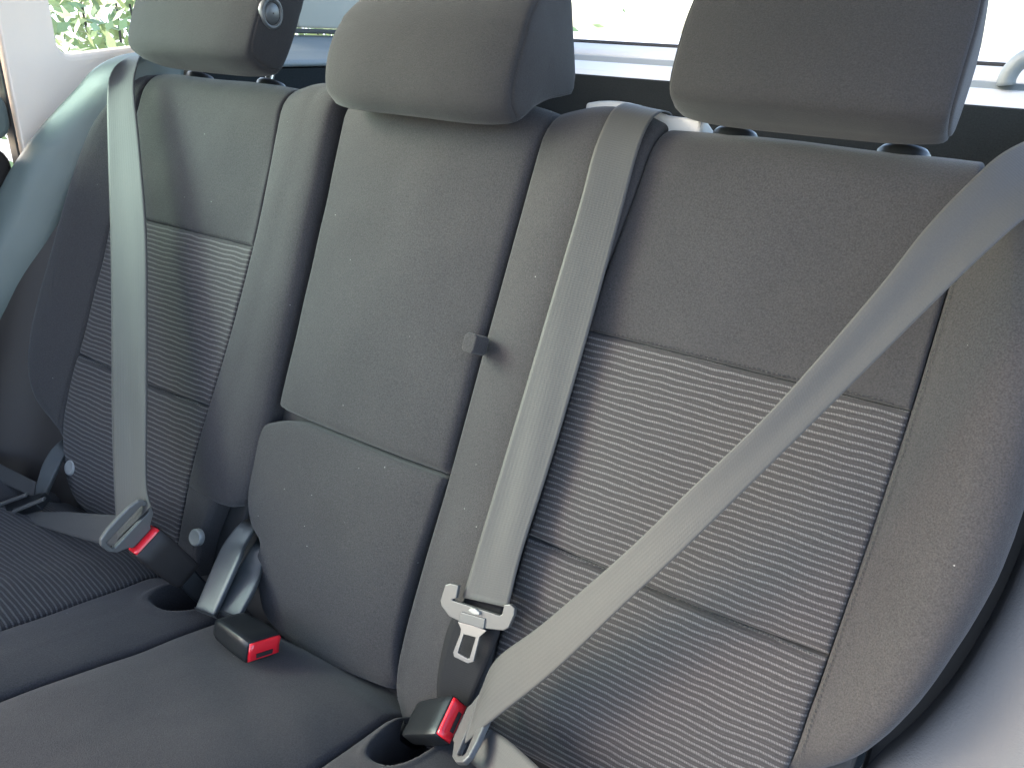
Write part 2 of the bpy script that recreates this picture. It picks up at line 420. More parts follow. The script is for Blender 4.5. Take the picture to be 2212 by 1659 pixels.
def outer_panels(s, root):
    """s=-1 the left seat, +1 the right; inner/outer seams mirrored"""
    def pan(name, inner, outer, v0, v1, m, rc, re, rcb=None, **k):
        a = line(inner, v0, v1, s); b = line(outer, v0, v1, s)
        L, R = mirror(s, a, b)
        return panel(name, L, R, hl(L[0], R[0], sag=k.pop('sb', 0)), hl(L[-1], R[-1], sag=k.pop('st', 0)), m, root, HB, SB, rc, re, **k)
    e = .0045
    S1, S2, S3 = -.193, -.396, -.60
    pan('upper_panel', uin, uout, S1, TOP, 'cloth', (0, 0, 0, 0), (e, e, e, e), puff=.002, ripple=.0008)
    pan('ribbed_upper_insert', uin, uout, S2, S1-.0008, 'stripe', (0, 0, 0, 0), (e, e, .007, e), puff=.004, sb=-.004, ripple=.001)
    # lower insert: its outer bottom corner is cut away
    vs = [-.60, -.588, -.56, -.52, -.487, -.44, S2-.001]
    us = [.40, .445, .476, .493, .501, .503, uout(S2)]
    outer = sm([(s*u, v) for u, v in zip(us, vs)], 40); inner = line(lambda v: .229, S3, S2-.001, s)
    L, R = mirror(s, inner, outer)
    panel('ribbed_lower_insert', L, R, hl(L[0], R[0]), hl(L[-1], R[-1], sag=-.004), 'stripe', root, HB, SB, (0, 0, 0, 0), (e, e, .02, .008), puff=.005, ripple=.001)
    # outer bolster
    edge = [(.475, -.548), (.505, -.520), (.548, -.478), (.580, -.422), (.596, -.355), (.597, -.27), (.590, -.17), (.572, -.085), (.548, -.02), (.526, .03), (.518, TOP)]
    if s < 0: edge = [(u+.017*ss(-.545, -.47, v)*(1-ss(-.06, .02, v)), v) for u, v in edge]
    if s > 0: edge = [(.475, -.520), (.505, -.502), (.537, -.470), (.562, -.425), (.582, -.365), (.598, -.28), (.596, -.17), (.576, -.085), (.548, -.02), (.526, .03), (.518, TOP)]
    outer = sm([(s*u, v) for u, v in edge], 60)
    seam = sm([(s*u, v) for u, v in [(.474, -.5485 if s < 0 else -.5205), (.4925, -.52 if s < 0 else -.505), (.5015, -.487), (.5038, -.44), (uout(S2)+.0008, S2), (uout(S1)+.0008, S1), (uout(-.05)+.0008, -.05), (uout(TOP)+.0008, TOP)]], 60)
    L, R = mirror(s, seam, outer)
    re = (e, .026, .006, e) if s > 0 else (.026, e, .006, e)
    panel('outer_bolster', L, R, hl(L[0], R[0]), hl(L[-1], R[-1]), 'cloth', root, HB, SB, (0, 0, 0, 0), re, puff=.003, depth=.045, nu=20, nv=60)

# ---- left (single) seat back
seatL = thing('rear_seat_back', 'single charcoal cloth seat back with ribbed insert beside the pale window pillar', 'seat back', W((-.34, -.6, -.05)))
outer_panels(-1, seatL)
inn = sm([(-.1475, TOP), (-.145, -.02), (-.139, -.19), (-.134, -.37), (-.134, -.46), (-.136, -.497)][::-1], 40)
sea = line(lambda v: -uin(v)+.0008, -.50, TOP)
panel('inner_bolster', sea, inn, sm([(-.2285, -.50), (-.19, -.503), (-.16, -.501), (-.1375, -.497)], 16), hl(sea[-1], inn[-1]), 'cloth', seatL, lambda u, v: HB(u, v)+.006*ss(-.19, -.15, u), SB, (0, .022, 0, 0), (.0045, .009, .010, .0045), puff=.003, depth=.055, nu=20)
# lower tail of the inner bolster around the stud
panel('bolster_tail', hl((-.2282, -.60), (-.2282, -.497)), sm([(-.186, -.60), (-.187, -.56), (-.181, -.52), (-.176, -.497)], 20), hl((-.2282, -.60), (-.186, -.60)), hl((-.2282, -.497), (-.176, -.497)), 'cloth', seatL, lambda u, v: HB(u, v)-.001, SB, (0, 0, 0, 0), (.004, .008, .004, .001), puff=.0, depth=.02, nu=12, nv=20)
def shell_box(name, u0, u1, v0, v1, n0, n1, m, parent, bev=.006):
    p = [(u, v, n) for u in (u0, u1) for v in (v0, v1) for n in (n0, n1)]
    f = [(0, 1, 3, 2), (4, 6, 7, 5), (0, 4, 5, 1), (2, 3, 7, 6), (0, 2, 6, 4), (1, 5, 7, 3)]
    o = mesh(name, [W(q) for q in p], f, m, parent, smooth=False); bevel(o, bev, 3); return o
shell_box('carrier', -.545, -.152, -.85, -.004, -.085, -.018, 'shell', seatL)
def stud(parent, x, y, r=.0105):
    u, v = on(x, y); h = HB(u, v)
    vv = []; f = []; prof = [(r, -.004), (r, .0015), (r*.86, .0032), (r*.78, .0028), (r*.35, .0026), (0.0001, .0025)]; K = 20
    for rr, z in prof:
        for k in range(K):
            a = 2*math.pi*k/K; vv.append(W((u+rr*math.cos(a), v+rr*math.sin(a), h+z+.003)))
    for j in range(len(prof)-1):
        for k in range(K): f.append((j*K+k, j*K+(k+1) % K, (j+1)*K+(k+1) % K, (j+1)*K+k))
    mesh('stud', vv, f, 'stud', parent)
stud(seatL, 157, 1010); stud(seatL, 428, 1160)

# ---- right (double) seat back
seatR = thing('rear_seat_back', 'double charcoal cloth seat back with fold-down centre armrest and wide ribbed insert', 'seat back', W((.22, -.6, -.05)))
outer_panels(1, seatR)
shell_box('carrier', -.1495, .545, -.85, -.004, -.085, -.018, 'shell', seatR)
def ua(v): return .1235+.004*ss(-.35, .02, v)
# strip between armrest and ribbed seat
left = sm([(.150, -.628), (.1255, -.60), (.1195, -.55), (.1205, -.46), (ua(-.37), -.37), (ua(-.2), -.2), (ua(0), 0), (ua(TOP), TOP)], 60)
rt = [(.2275, v) for v in np.linspace(-.635, -.20, 20)]+[(uin(v)-.001, v) for v in np.linspace(-.19, TOP, 12)]
panel('inner_bolster', left, rt, sm([(.150, -.628), (.185, -.637), (.2275, -.635)], 12), hl(left[-1], rt[-1]), 'cloth', seatR, lambda u, v: HB(u, v)+.004, SB, (0, 0, 0, 0), (.005, .0045, .012, .0045), puff=.003, depth=.05, nu=18, nv=60)
# armrest
al = sm([(-.1265, -.3695), (-.1275, -.30), (-.1325, -.12), (-.1385, -.01), (-.139, TOP)], 30)
ar = sm([(.1215, -.3715), (.1205, -.30), (.1225, -.12), (.1255, -.01), (.126, TOP)], 30)
arm = panel('armrest', al, ar, hl((-.1265, -.3695), (.1215, -.3715)), hl(al[-1], ar[-1]), 'cloth', seatR, HC, SB, (.005, .006, 0, 0), (.005, .010, .012, .006), puff=.004, pw=.03, depth=.05, ripple=.0008)
# lower centre pad
pl = sm([on(*q, HC) for q in [(552, 1275), (549, 1210), (563, 1175), (545, 1140), (537, 1090), (541, 1030), (551, 960), (562, 918)]], 60)
0 and print('pad', pl[0], pl[-1])
pr_ = sm([(.132, -.604), (.1165, -.56), (.1135, -.50), (.1165, -.44), (.1215, -.3735)], 30)
pb = sm([pl[0], (-.070, -.598), (-.03, -.6135), (.04, -.614), (.132, -.606)], 30)
pt = sm([pl[-1], (-.095, -.3755), (-.03, -.3725), (.06, -.374), (.1215, -.3735)], 24)
panel('lower_centre_pad', pl, pr_, pb, pt, 'cloth', seatR, lambda u, v: .006+.007*(1-(u/.13)**2)*1.0, SB, (.02, .02, .004, .005), (.008, .007, .016, .006), puff=.004, pw=.03, depth=.05, ripple=.001)
# pull tab on the armrest's edge
tv = -.238
def fr_tab(x, y, z): return (ua(tv)+.006+x*.9, tv+.004+y*.8, .006+z)
tp = [(-.010, -.011), (-.012, -.008), (-.012, .008), (-.009, .012), (.001, .012), (.004, .009), (.004, -.009), (.001, -.012)]
tab = slab('pull_tab', tp, .030, .026, 'cloth', arm, frame=fr_tab, bev=.0025)
# belt slot bezel on the roll
def SBt(u, v, h): return SB(u, v, h)
for nm, a, b2, c, d, z in (('slot_bezel', .148, .275, .026, .070, .0125),):
    o = panel(nm, hl((a, c), (a, d)), hl((b2, c), (b2, d)), hl((a, c), (b2, c)), hl((a, d), (b2, d)), 'sill', seatR, lambda u, v: HB(u, v)+z, SB, (.008,)*4, (.003,)*4, puff=0, depth=.012, nu=12, nv=10)

def collar(parent, u, v=.030, r=.017):
    c = np.array([u, VB+RB*math.sin((v-VB)/RB), -RB*(1-math.cos(min(math.pi/2, (v-VB)/RB)))-.006])
    K = 24; prof = [(r*1.0, -.010), (r, .004), (r*.86, .0075), (r*.55, .0085), (.0065, .0085)]; vv = []; f = []
    for rr, z in prof:
        for k in range(K):
            a = 2*math.pi*k/K; vv.append(W((c[0]+rr*1.25*math.cos(a), c[1]+z, c[2]+rr*math.sin(a))))
    for j in range(len(prof)-1):
        for k in range(K): f.append((j*K+k, (j+1)*K+k, (j+1)*K+(k+1) % K, j*K+(k+1) % K))
    mesh('guide_collar', vv, f, 'black', parent)
for u in (.304, .449): collar(seatR, u)
for u in (-.312, -.452): collar(seatL, u)

def stitches(parent, pts, pitch=.0042, ln=.0026, wd=.0009, off=.0035, side=0.0, name='seam_stitching'):
    """a row of thread loops lying on the cloth along the (u,v) polyline"""
    L_ = plen(pts); n = int(L_/pitch); c = resamp(pts, (np.arange(n)+.5)/n); t = np.gradient(c, axis=0); t /= np.linalg.norm(t, axis=1)[:, None]
    vv = []; f = []; rg = random.Random(3)
    for i in range(n):
        p = c[i]; a = t[i]; b = np.array([-a[1], a[0]]); k = len(vv); j = rg.uniform(-.0003, .0003)
        for s_ in (-.5, -.3, .3, .5):
            w_ = wd*(.35 if abs(s_) == .5 else 1); hh = -.0010 if abs(s_) == .5 else .0002
            for q_ in (-1, 0, 1):
                q = p+a*ln*s_+b*(w_*q_*.5+side+j); vv.append(SB(q[0], q[1], HB(*q)+off+hh+(0 if q_ else .0004)))
        for r_ in range(3):
            for q_ in range(2): f.append((k+r_*3+q_, k+r_*3+q_+1, k+r_*3+q_+4, k+r_*3+q_+3))
    o = mesh(name, vv, f, 'thread', parent); o['kind'] = 'stuff'
for s_, seat in ((-1, seatL), (1, seatR)):
    stitches(seat, [(s_*u, -.3985) for u in np.linspace(.236, .498, 40)], off=.0015)
    stitches(seat, [(s_*u, -.1905) for u in np.linspace(.236, .498, 40)], off=.0010)
    stitches(seat, [(s_*(uout(v)+.0035), v) for v in np.linspace(-.50, -.02, 60)], off=.0018)

# ============================================================ HEADRESTS
def headrest(u0, hw, prof, label, taper=(.0, .0), side=.008, btn=False, posts=True, crown=.012, bottom_round=.10, vb=0, post_h=.05, dv=0):
    """prof: closed (v,n) profile; side panels close the ends"""
    root = thing('headrest', label, 'headrest', W((u0, vb, -.02)), group='headrests on top of the rear seat')
    prof = [(a+dv, b_) for a, b_ in prof]
    pr = sm(list(prof)+[prof[0]], 96)[:-1]; pr = resamp(pr+[pr[0]], np.linspace(0, 1, 73))[:-1]
    K = len(pr); c = pr.mean(0); vmin, vmax = pr[:, 0].min(), pr[:, 0].max()
    def ringpt(p, sx, inset=0):
        # sx -1..1; the block narrows at its top and its lower corners round off
        k = 1-bottom_round*abs(sx)**5*(1 if p[0] < c[0] else .7)
        q = c+(p-c)*k
        q = c+(q-c)*(1-inset)
        tt = (q[0]-vmin)/(vmax-vmin)
        wv = hw*(1-taper[1]*ss(.35, 1, tt)-taper[0]*ss(.35, 0, tt))
        cr = crown*(1-sx*sx) if q[1] > c[1] else 0
        return (u0+sx*wv, q[0], q[1]+cr*min(1, (q[1]-c[1])/.03))
    xs = [-1, -.995, -.98, -.95]+list(np.linspace(-.9, .9, 25))+[.95, .98, .995, 1]
    ins = {0: .055, 1: .022, 2: .007, 3: .0}
    v = []; f = []
    for i, x in enumerate(xs):
        k = ins.get(min(i, len(xs)-1-i), 0)
        v += [W(ringpt(p, x, k)) for p in pr]
    for i in range(len(xs)-1):
        for k in range(K): f.append((i*K+k, i*K+(k+1) % K, (i+1)*K+(k+1) % K, (i+1)*K+k))
    mesh('cover', v, f, 'cloth_fine', root)
    for s in (-1, 1):
        v = []; f = []; rings = [(.055, -.003), (.058, .0), (.068, .0016), (.10, .0025), (.2, side*.8), (.4, side), (.7, side*1.05), (.97, side*1.07)]
        for ins_, out in rings:
            for p in pr:
                q = ringpt(p, s, ins_); v.append(W((q[0]+s*out, q[1], q[2])))
        for i in range(len(rings)-1):
            for k in range(K):
                a = (i*K+k, (i+1)*K+k, (i+1)*K+(k+1) % K, i*K+(k+1) % K); f.append(a if s > 0 else a[::-1])
        e = (len(rings)-1)*K; f.append(tuple(range(e, e+K)) if s < 0 else tuple(range(e+K-1, e-1, -1)))
        sp = mesh('side_panel', v, f, 'cloth_fine', root)
        if btn and s > 0:
            vc, nc = btn; ub = u0+hw+side*.75; vv = []; f = []; Kb = 32
            pf = [(.0180, -.004), (.0180, .0015), (.0160, .0034), (.0136, .0022), (.0126, -.0008), (.0118, .0016), (.0104, .0028), (.001, .0032)]
            for rr, z in pf:
                for k in range(Kb):
                    a = 2*math.pi*k/Kb; vv.append(W((ub+z, vc+rr*math.cos(a), nc+rr*.92*math.sin(a))))
            for j in range(len(pf)-1):
                for k in range(Kb): f.append((j*Kb+k, j*Kb+(k+1) % Kb, (j+1)*Kb+(k+1) % Kb, (j+1)*Kb+k))
            mesh('button', vv, f, 'strap', sp)
    if posts:
        for pu in (-.07, .07):
            vv = []; f = []; Kp = 14
            for z in (vb-.02, vb+post_h):
                for k in range(Kp):
                    a = 2*math.pi*k/Kp; vv.append(W((u0+pu+.0055*math.cos(a), z, -.036+.0055*math.sin(a))))
            f = [(k, (k+1) % Kp, Kp+(k+1) % Kp, Kp+k) for k in range(Kp)]
            mesh('post', vv, f, 'metal', root)
    return root
profC = [(-.028, .040), (-.018, .060), (.015, .069), (.055, .065), (.092, .048), (.128, .020), (.152, -.014), (.148, -.040), (.118, -.052), (.08, -.062), (.050, -.068), (.040, -.056), (.020, -.018), (-.002, .012), (-.020, .028)]
profS = [(.003, .020), (.010, .042), (.035, .047), (.08, .045), (.13, .034), (.18, .012), (.20, -.012), (.19, -.036), (.15, -.042), (.10, -.040), (.05, -.036), (.018, -.028), (.006, -.010)]
headrest(-.003, .118, profC, 'low saddle-shaped charcoal headrest above the centre armrest', crown=.008, taper=(.0, .17), posts=False, side=.004)
headrest(-.383, .118, [(a, b if b > 0 else b*.5) for a, b in profS], 'charcoal headrest with round button in its side, near the pale pillar', taper=(.02, .03), btn=(.079, .027), vb=.005, dv=.006, side=.004, bottom_round=.07)
headrest(.371, .110, profS, 'large charcoal headrest at right, raised above two black guide collars', taper=(.0, .10), vb=.005, dv=.007, post_h=.03, side=.004, bottom_round=.06)

# ============================================================ CUSHION
TH = math.radians(9); JV = -.602
cD = np.array([0, -math.sin(TH), math.cos(TH)]); cM = np.array([0, math.cos(TH), math.sin(TH)])
def SC(u, s, h):
    p = np.array([u, JV, 0])+cD*s+cM*h; return W(p)
def seatpt(u, s, h):
    return tuple(np.array([u, JV, 0])+cD*s+cM*h)
def pocket(u, s, cu, cs, au, as_, rot, dep):
    du, ds = u-cu, s-cs; c, k = math.cos(rot), math.sin(rot)
    a = (du*c+ds*k)/au; b = (-du*k+ds*c)/as_
    d = (abs(a)**2.6+abs(b)**2.6)**(1/2.6)
    return -dep*(1-ss(.80, 1.02, d))+.0015*math.exp(-((d-1.12)/.1)**2)
def onC(x, y, h=0.0):
    o = np.array([0, JV, 0])+cM*h; d = ray(x, y); t = ((o-CC)@cM)/(d@cM); q = CC+t*d
    return (q[0], (q-o)@cD)
pkL = onC(385, 1296); pkR = onC(822, 1606)
0 and print('pockets', pkL, pkR, 'seam', onC(455, 1340), onC(0, 1510), onC(880, 1500), onC(742, 1659), onC(0, 1365), onC(310, 1250))
def HCu(u, s):
    h = -.004
    h -= .020*(1-ss(-.02, .05, s))            # falls into the crease
    h += .006*ss(.05, .3, s)
    a = abs(u-.02)
    if a > .22: h += .010*ss(.22, .30, a)
    if u < -.1: h += pocket(u, s, -.153, .026, .031, .056, .12, .045)
    if u > .148: h += pocket(u, s, .184, .036, .026, .066, .0, .050)
    return h
cush = thing('seat_cushion', 'wide charcoal cloth bench cushion with ribbed seats and two buckle pockets', 'seat cushion', W((0, -.72, .3)))
S1c, S2c = -.035, .52
def cpan(name, uL, uR, m, e=.006, **k):
    L = sm([(u, s) for u, s in uL], 40); R = sm([(u, s) for u, s in uR], 40)
    panel(name, L, R, hl(L[0], R[0]), hl(L[-1], R[-1]), m, cush, HCu, SC, (0, 0, 0, 0), (e, e, .004, .004), depth=.04, **k)
cpan('ribbed_left_seat', [(-.50, S1c), (-.50, .2), (-.49, S2c)], [(-.232, S1c), (-.226, .05), (-.218, .15), (-.213, .25), (-.21, S2c)], 'stripe', puff=.008, pw=.03, nu=50, nv=60)
cpan('left_inner_strip', [(-.231, S1c), (-.225, .05), (-.217, .15), (-.212, .25), (-.209, S2c)], [(-.100, S1c), (-.100, .08), (-.103, .2), (-.108, .3), (-.11, S2c)], 'cloth', puff=.010, pw=.022, nu=70, nv=220, ripple=.001)
cpan('centre_seat', [(-.099, S1c), (-.099, .08), (-.102, .2), (-.107, .3), (-.109, S2c)], [(.148, S1c), (.146, .08), (.150, .2), (.158, S2c)], 'cloth', puff=.013, pw=.04, nu=40, nv=60, ripple=.0015)
cpan('right_inner_strip', [(.149, S1c), (.147, .08), (.151, .2), (.159, S2c)], [(.262, S1c), (.258, .1), (.252, .3), (.25, S2c)], 'cloth', puff=.010, pw=.022, nu=70, nv=220, ripple=.001)
cpan('ribbed_right_seat', [(.263, S1c), (.259, .1), (.253, .3), (.251, S2c)], [(.50, S1c), (.50, .2), (.50, S2c)], 'stripe', puff=.008, pw=.03, nu=40, nv=50)
cpan('left_side_strip', [(-.60, S1c), (-.60, .2), (-.59, S2c)], [(-.501, S1c), (-.501, .2), (-.491, S2c)], 'cloth', puff=.01, nu=16, nv=40)
cpan('right_side_strip', [(.501, S1c), (.501, .2), (.501, S2c)], [(.60, S1c), (.60, .2), (.59, S2c)], 'cloth', puff=.01, nu=16, nv=40)
v = [SC(u, s, h) for u in (-.58, .58) for s in (-.06, .50) for h in (-.16, -.06)]
mesh('cushion_core', v, [(0, 1, 3, 2), (4, 6, 7, 5), (0, 4, 5, 1), (2, 3, 7, 6), (0, 2, 6, 4), (1, 5, 7, 3)], 'shell', cush, smooth=False)

# ============================================================ SEAT BELTS
def edge_px(pts):                                # (x, y, n) -> seat frame at depth n
    return [P3(*p) for p in pts]
def axes_frame(pos, X, Y, Z):
    X, Y, Z, pos = [np.array(a, float) for a in (X, Y, Z, pos)]
    return lambda x, y, z: tuple(pos+X*x+Y*y+Z*z)

def buckle(label, pos, Rm, Wd_, T_, L_, m_body, stalk=None, style='tall', group='seat belt buckles'):
    """local x width, y thickness, z out of the mouth"""
    R3 = np.array(Rm).T; fr = axes_frame(pos, R3[0], R3[1], R3[2])
    base = fr(0, 0, -L_)
    root = thing('belt_buckle', label, 'buckle', W(base), group=group)
    # body: rounded-rectangle rings from mouth to tail
    def ring(z, sx, sy, k=28, oy=0):
        out = []
        for i in range(k):
            a = 2*math.pi*(i+.5)/k; ca, sa = math.cos(a), math.sin(a); p = 10
            r = (abs(ca)**p+abs(sa)**p)**(-1/p)
            out.append(fr(Wd_/2*sx*ca*r, T_/2*sy*sa*r+oy, z))
        return out
    st = [(0.0, .93, .86), (-.0012, 1, 1), (-L_*.3, 1.0, 1.02), (-L_*.6, .97, 1.0), (-L_*.88, .93, .92), (-L_*.98, .86, .82), (-L_, .75, .65)]
    v = []; f = []; K = 28
    # mouth rim goes inside first
    for z, a, b in [(-.004, .86, .80), (0.0, .90, .84)]+st: v += ring(z, a, b)
    n = len(st)+2
    for j in range(n-1):
        for k in range(K): f.append((j*K+k, j*K+(k+1) % K, (j+1)*K+(k+1) % K, (j+1)*K+k))
    f.append(tuple(range((n-1)*K, n*K))); f.append(tuple(range(K-1, -1, -1)))
    body = mesh('body', [W(q) for q in v], f, m_body, root); bevel(body, .0006, 1, 60)
    # red press button fills most of the mouth, with a slot along one side
    v = []; f = []; bx, b0, b1 = Wd_*.44, -T_*.41, T_*.41
    prof = [(-bx, .0005), (-bx, .0022), (-bx*.8, .003), (0, .0022), (bx*.8, .003), (bx, .0022), (bx, .0005)]
    ptsb = []
    for yy, zz in ((b0, -.003), (b0, .0012), (b0+T_*.06, .0028), ((b0+b1)/2, .0018), (b1-T_*.05, .0030), (b1, .0012), (b1, -.003)):
        ptsb.append([fr(x, yy, zz if zz < 0 else zz) for x in np.linspace(-bx, bx, 9)])
    for row in ptsb: v += row
    for j in range(len(ptsb)-1):
        for i in range(8): f.append((j*9+i, j*9+i+1, (j+1)*9+i+1, (j+1)*9+i))
    f += [tuple(j*9 for j in range(len(ptsb))), tuple(j*9+8 for j in range(len(ptsb)-1, -1, -1))]
    b = mesh('press_button', [W(q) for q in v], f, 'red', root)
    x0, y0, y1 = Wd_*.24, -T_*.29, -T_*.10
    q = [fr(x, y, z) for x in (-x0, x0) for y in (y0, y1) for z in (-.004, .0031)]
    o = mesh('tongue_slot', [W(a) for a in q], [(0, 1, 3, 2), (4, 6, 7, 5), (0, 4, 5, 1), (2, 3, 7, 6), (0, 2, 6, 4), (1, 5, 7, 3)], 'dark', root, smooth=False)
    if stalk:
        ribbon('stalk', [np.array(q)+np.array(stalk[2])*-1 for q in stalk[0]], [np.array(q)+np.array(stalk[2]) for q in stalk[0]], stalk[1], root, thick=.004, N=24)
    return fr

def tongue(parent, fr, m='greyp', Wt=.064, z0=.0, blade=.016, curl=0.0):
    """plate with a wide webbing slot; local x width, y thickness, z outwards from the buckle; z0 = start of plate"""
    def c(x, z): return (x, z)
    hw = Wt/2
    outer = [c(-hw*.42, z0), c(-hw*.5, z0+.004), c(-hw*.86, z0+.011), c(-hw, z0+.020), c(-hw, z0+.031), c(-hw*.86, z0+.036), c(-hw*.5, z0+.0385), c(0, z0+.039), c(hw*.5, z0+.0385), c(hw*.86, z0+.036), c(hw, z0+.031), c(hw, z0+.020), c(hw*.86, z0+.011), c(hw*.5, z0+.004), c(hw*.42, z0), c(0, z0)]
    i0, i1 = z0+.017, z0+.0285
    inner = [c(-hw*.42, i0), c(-hw*.55, i0), c(-hw*.78, i0), c(-hw*.83, i0+.002), c(-hw*.83, i1-.002), c(-hw*.78, i1), c(-hw*.5, i1), c(0, i1), c(hw*.5, i1), c(hw*.78, i1), c(hw*.83, i1-.002), c(hw*.83, i0+.002), c(hw*.78, i0), c(hw*.55, i0), c(hw*.42, i0), c(0, i0)]
    f2 = lambda x, y, z: fr(x, z, y)
    pl_ = slab('tongue', outer, .0035, .006, m, parent, frame=f2, holes=inner, bev=.0014)
    bw = .011
    bo = [(-bw, z0+.003), (-bw*.95, z0-blade*.5), (-bw*.8, z0-blade), (bw*.8, z0-blade), (bw*.95, z0-blade*.5), (bw, z0+.003)]
    slab('blade', bo, .0011, .0022, 'tonguem', pl_, frame=f2, bev=.0005)
    return pl_

# --- left belt and buckle
RA = [[-0.053, 0.981, -0.185], [-0.798, 0.069, 0.599], [0.601, 0.179, 0.779]]
frA = buckle('dark brown buckle with a latched grey tongue, on the striped left seat', (-.1745, -.538, .101), RA, .038, .021, .074, 'brownblack',
             stalk=([(-.163, -.575, .052), (-.150, -.600, .028), (-.140, -.625, -.01)], 'black', (.0, .010, -.006)))
beltL = thing('seat_belt', 'long grey-green seat belt hanging down over the left ribbed seat back', 'seat belt', W((-.30, -.3, .07)), group='rear seat belts')
A = edge_px([(262, 150, -.03)])
# webbing rises from behind the wing, folds over the shoulder, hangs to the tongue
eL = [P3(296, 117, -.02), P3(264, 132, .030), P3(240, 158, .046), P3(232, 205, .046), P3(234, 330, .054), P3(239, 500, .062), P3(242, 700, .078), P3(243, 900, .092), P3(247, 1050, .105), P3(254, 1166, .112)]
eR = [P3(306, 114, -.04), P3(303, 122, .0), P3(298, 138, .022), P3(290, 190, .034), P3(303, 330, .044), P3(316, 500, .053), P3(318, 700, .068), P3(318, 900, .084), P3(317, 1040, .098), P3(326, 1094, .108)]
ribbon('webbing', eL, eR, 'web', beltL, folds=.0014, across=14, N=90)
tongue(beltL, lambda x, y, z: frA(x, y-.004, z), z0=.003, Wt=.062)
# lap half, back through the tongue to the outer anchor
ribbon('lap_webbing', [P3(318, 1110, .100), P3(244, 1112, .098), P3(150, 1106, .085), P3(68, 1103, .070), P3(0, 1078, .055), P3(-80, 1060, .04)],
       [P3(262, 1176, .108), P3(234, 1178, .100), P3(130, 1150, .090), P3(42, 1121, .075), P3(0, 1103, .065), P3(-80, 1085, .05)], 'web', beltL, folds=.001, N=50, across=10)
# --- centre belt
beltC = thing('seat_belt', 'straight grey centre seat belt lying beside the armrest, its metal tongue unplugged', 'seat belt', W((.2, -.3, .02)), group='rear seat belts')
def surf(x, y, off):
    off += .003; u, v = on(x, y, lambda a, b: HB(a, b)+.004, off); return (u, v, HB(u, v)+.004+off)
def roll(u, vs, off):
    out = []
    for v in vs:
        phi = min((v-VB)/RB, math.pi/2)
        out.append((u, VB+(RB+off)*math.sin(phi), -RB+(RB+off)*math.cos(phi)))
    return out
cl = [surf(x, y, o) for x, y, o in [(1282, 330, .005), (1250, 450, .006), (1170, 720, .008), (1090, 990, .010), (1030, 1190, .013), (1000, 1290, .016)]]
cr = [surf(x, y, o) for x, y, o in [(1377, 330, .006), (1345, 450, .006), (1271, 720, .009), (1192, 990, .012), (1128, 1190, .015), (1098, 1312, .018)]]
cl = roll(cl[0][0], [.060, .045, .030, .014, -.004], .020)+cl; cr = roll(cr[0][0], [.060, .045, .030, .014, -.004], .016)+cr
ribbon('webbing', cl, cr, 'web', beltC, folds=.0010, across=14, N=90, phase=1)
# tongue plate, traced as a flat plate lying along the belt at n=.048
CT = .046
def q6(x, y): return P(743+.2874*x, 1182+.2874*y, CT)
outl = [(730, 440), (723, 400), (760, 282), (800, 272), (860, 288), (842, 384), (812, 392), (820, 402), (990, 456), (1168, 514), (1188, 500), (1202, 432), (1250, 428), (1282, 458), (1278, 510), (1236, 606), (1196, 626), (1064, 612), (960, 590), (866, 556), (790, 520)]
tg = slab('tongue', [q6(*p) for p in outl][::-1], CT, .005, 'greyp', beltC, bev=.0013)
slab('grip_pad', [q6(*p) for p in [(884, 482), (1068, 536), (1056, 612), (864, 556)]][::-1], CT+.0016, .003, 'strap', tg, bev=.0007)
slab('clip', [q6(*p) for p in [(945, 470), (962, 452), (1000, 458), (1034, 486), (1026, 506), (985, 498)]][::-1], CT+.0034, .004, 'stud', tg, bev=.0008)
bo = [(850, 560), (874, 615), (868, 655), (815, 790), (822, 824), (925, 874), (968, 862), (1015, 672), (1066, 628), (1000, 600)]
bi = [(895, 655), (895, 655), (894, 660), (852, 790), (852, 797), (928, 840), (938, 836), (984, 682), (984, 678), (940, 666)]
slab('blade', [q6(*p) for p in bo][::-1], CT-.001, .0024, 'tonguem', tg, holes=[q6(*p) for p in bi][::-1], bev=.0005)
# lower strand runs on down to the crease behind the buckle
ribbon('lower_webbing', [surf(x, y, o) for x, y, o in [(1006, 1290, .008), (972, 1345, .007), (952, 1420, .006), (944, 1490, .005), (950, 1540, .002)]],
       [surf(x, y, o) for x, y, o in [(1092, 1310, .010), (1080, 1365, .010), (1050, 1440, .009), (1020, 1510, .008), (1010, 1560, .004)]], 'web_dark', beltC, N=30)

# --- right belt and buckle
RC = [[-0.158, -0.608, 0.778], [0.679, 0.506, 0.533], [-0.717, 0.612, 0.332]]
frC = buckle('black buckle with a bright red button and latched pale tongue, beside the lower pocket', (.225, -.569, .0586), RC, .040, .020, .060, 'black',
             stalk=([(.180, -.598, .040), (.168, -.622, .020), (.16, -.65, .0)], 'black', (.006, .0, -.012)))
beltR = thing('seat_belt', 'pale grey-green diagonal seat belt crossing the wide ribbed insert to its buckle', 'seat belt', W((.4, -.3, .07)), group='rear seat belts')
up = [P3(1037, 1496, .055), P3(1073, 1423, .062), P3(1174, 1346, .070), P3(1351, 1193, .080), P3(1486, 1062, .086), P3(1674, 878, .090), P3(1884, 638, .088), P3(2000, 492, .080), P3(2100, 388, .066), P3(2162, 334, .050), P3(2230, 300, .030), P3(2290, 285, .0)]
lo = [P3(998, 1612, .075), P3(1056, 1562, .074), P3(1191, 1455, .078), P3(1351, 1303, .083), P3(1500, 1165, .086), P3(1792, 878, .085), P3(2034, 638, .082), P3(2130, 546, .078), P3(2212, 474, .070), P3(2290, 420, .055), P3(2350, 400, .035), P3(2400, 390, .0)]
ribbon('webbing', up, lo, 'web', beltR, folds=.0014, across=16, N=100, phase=2.2)
tongue(beltR, lambda x, y, z: frC(x, y-.0085, z), z0=.007, Wt=.074)
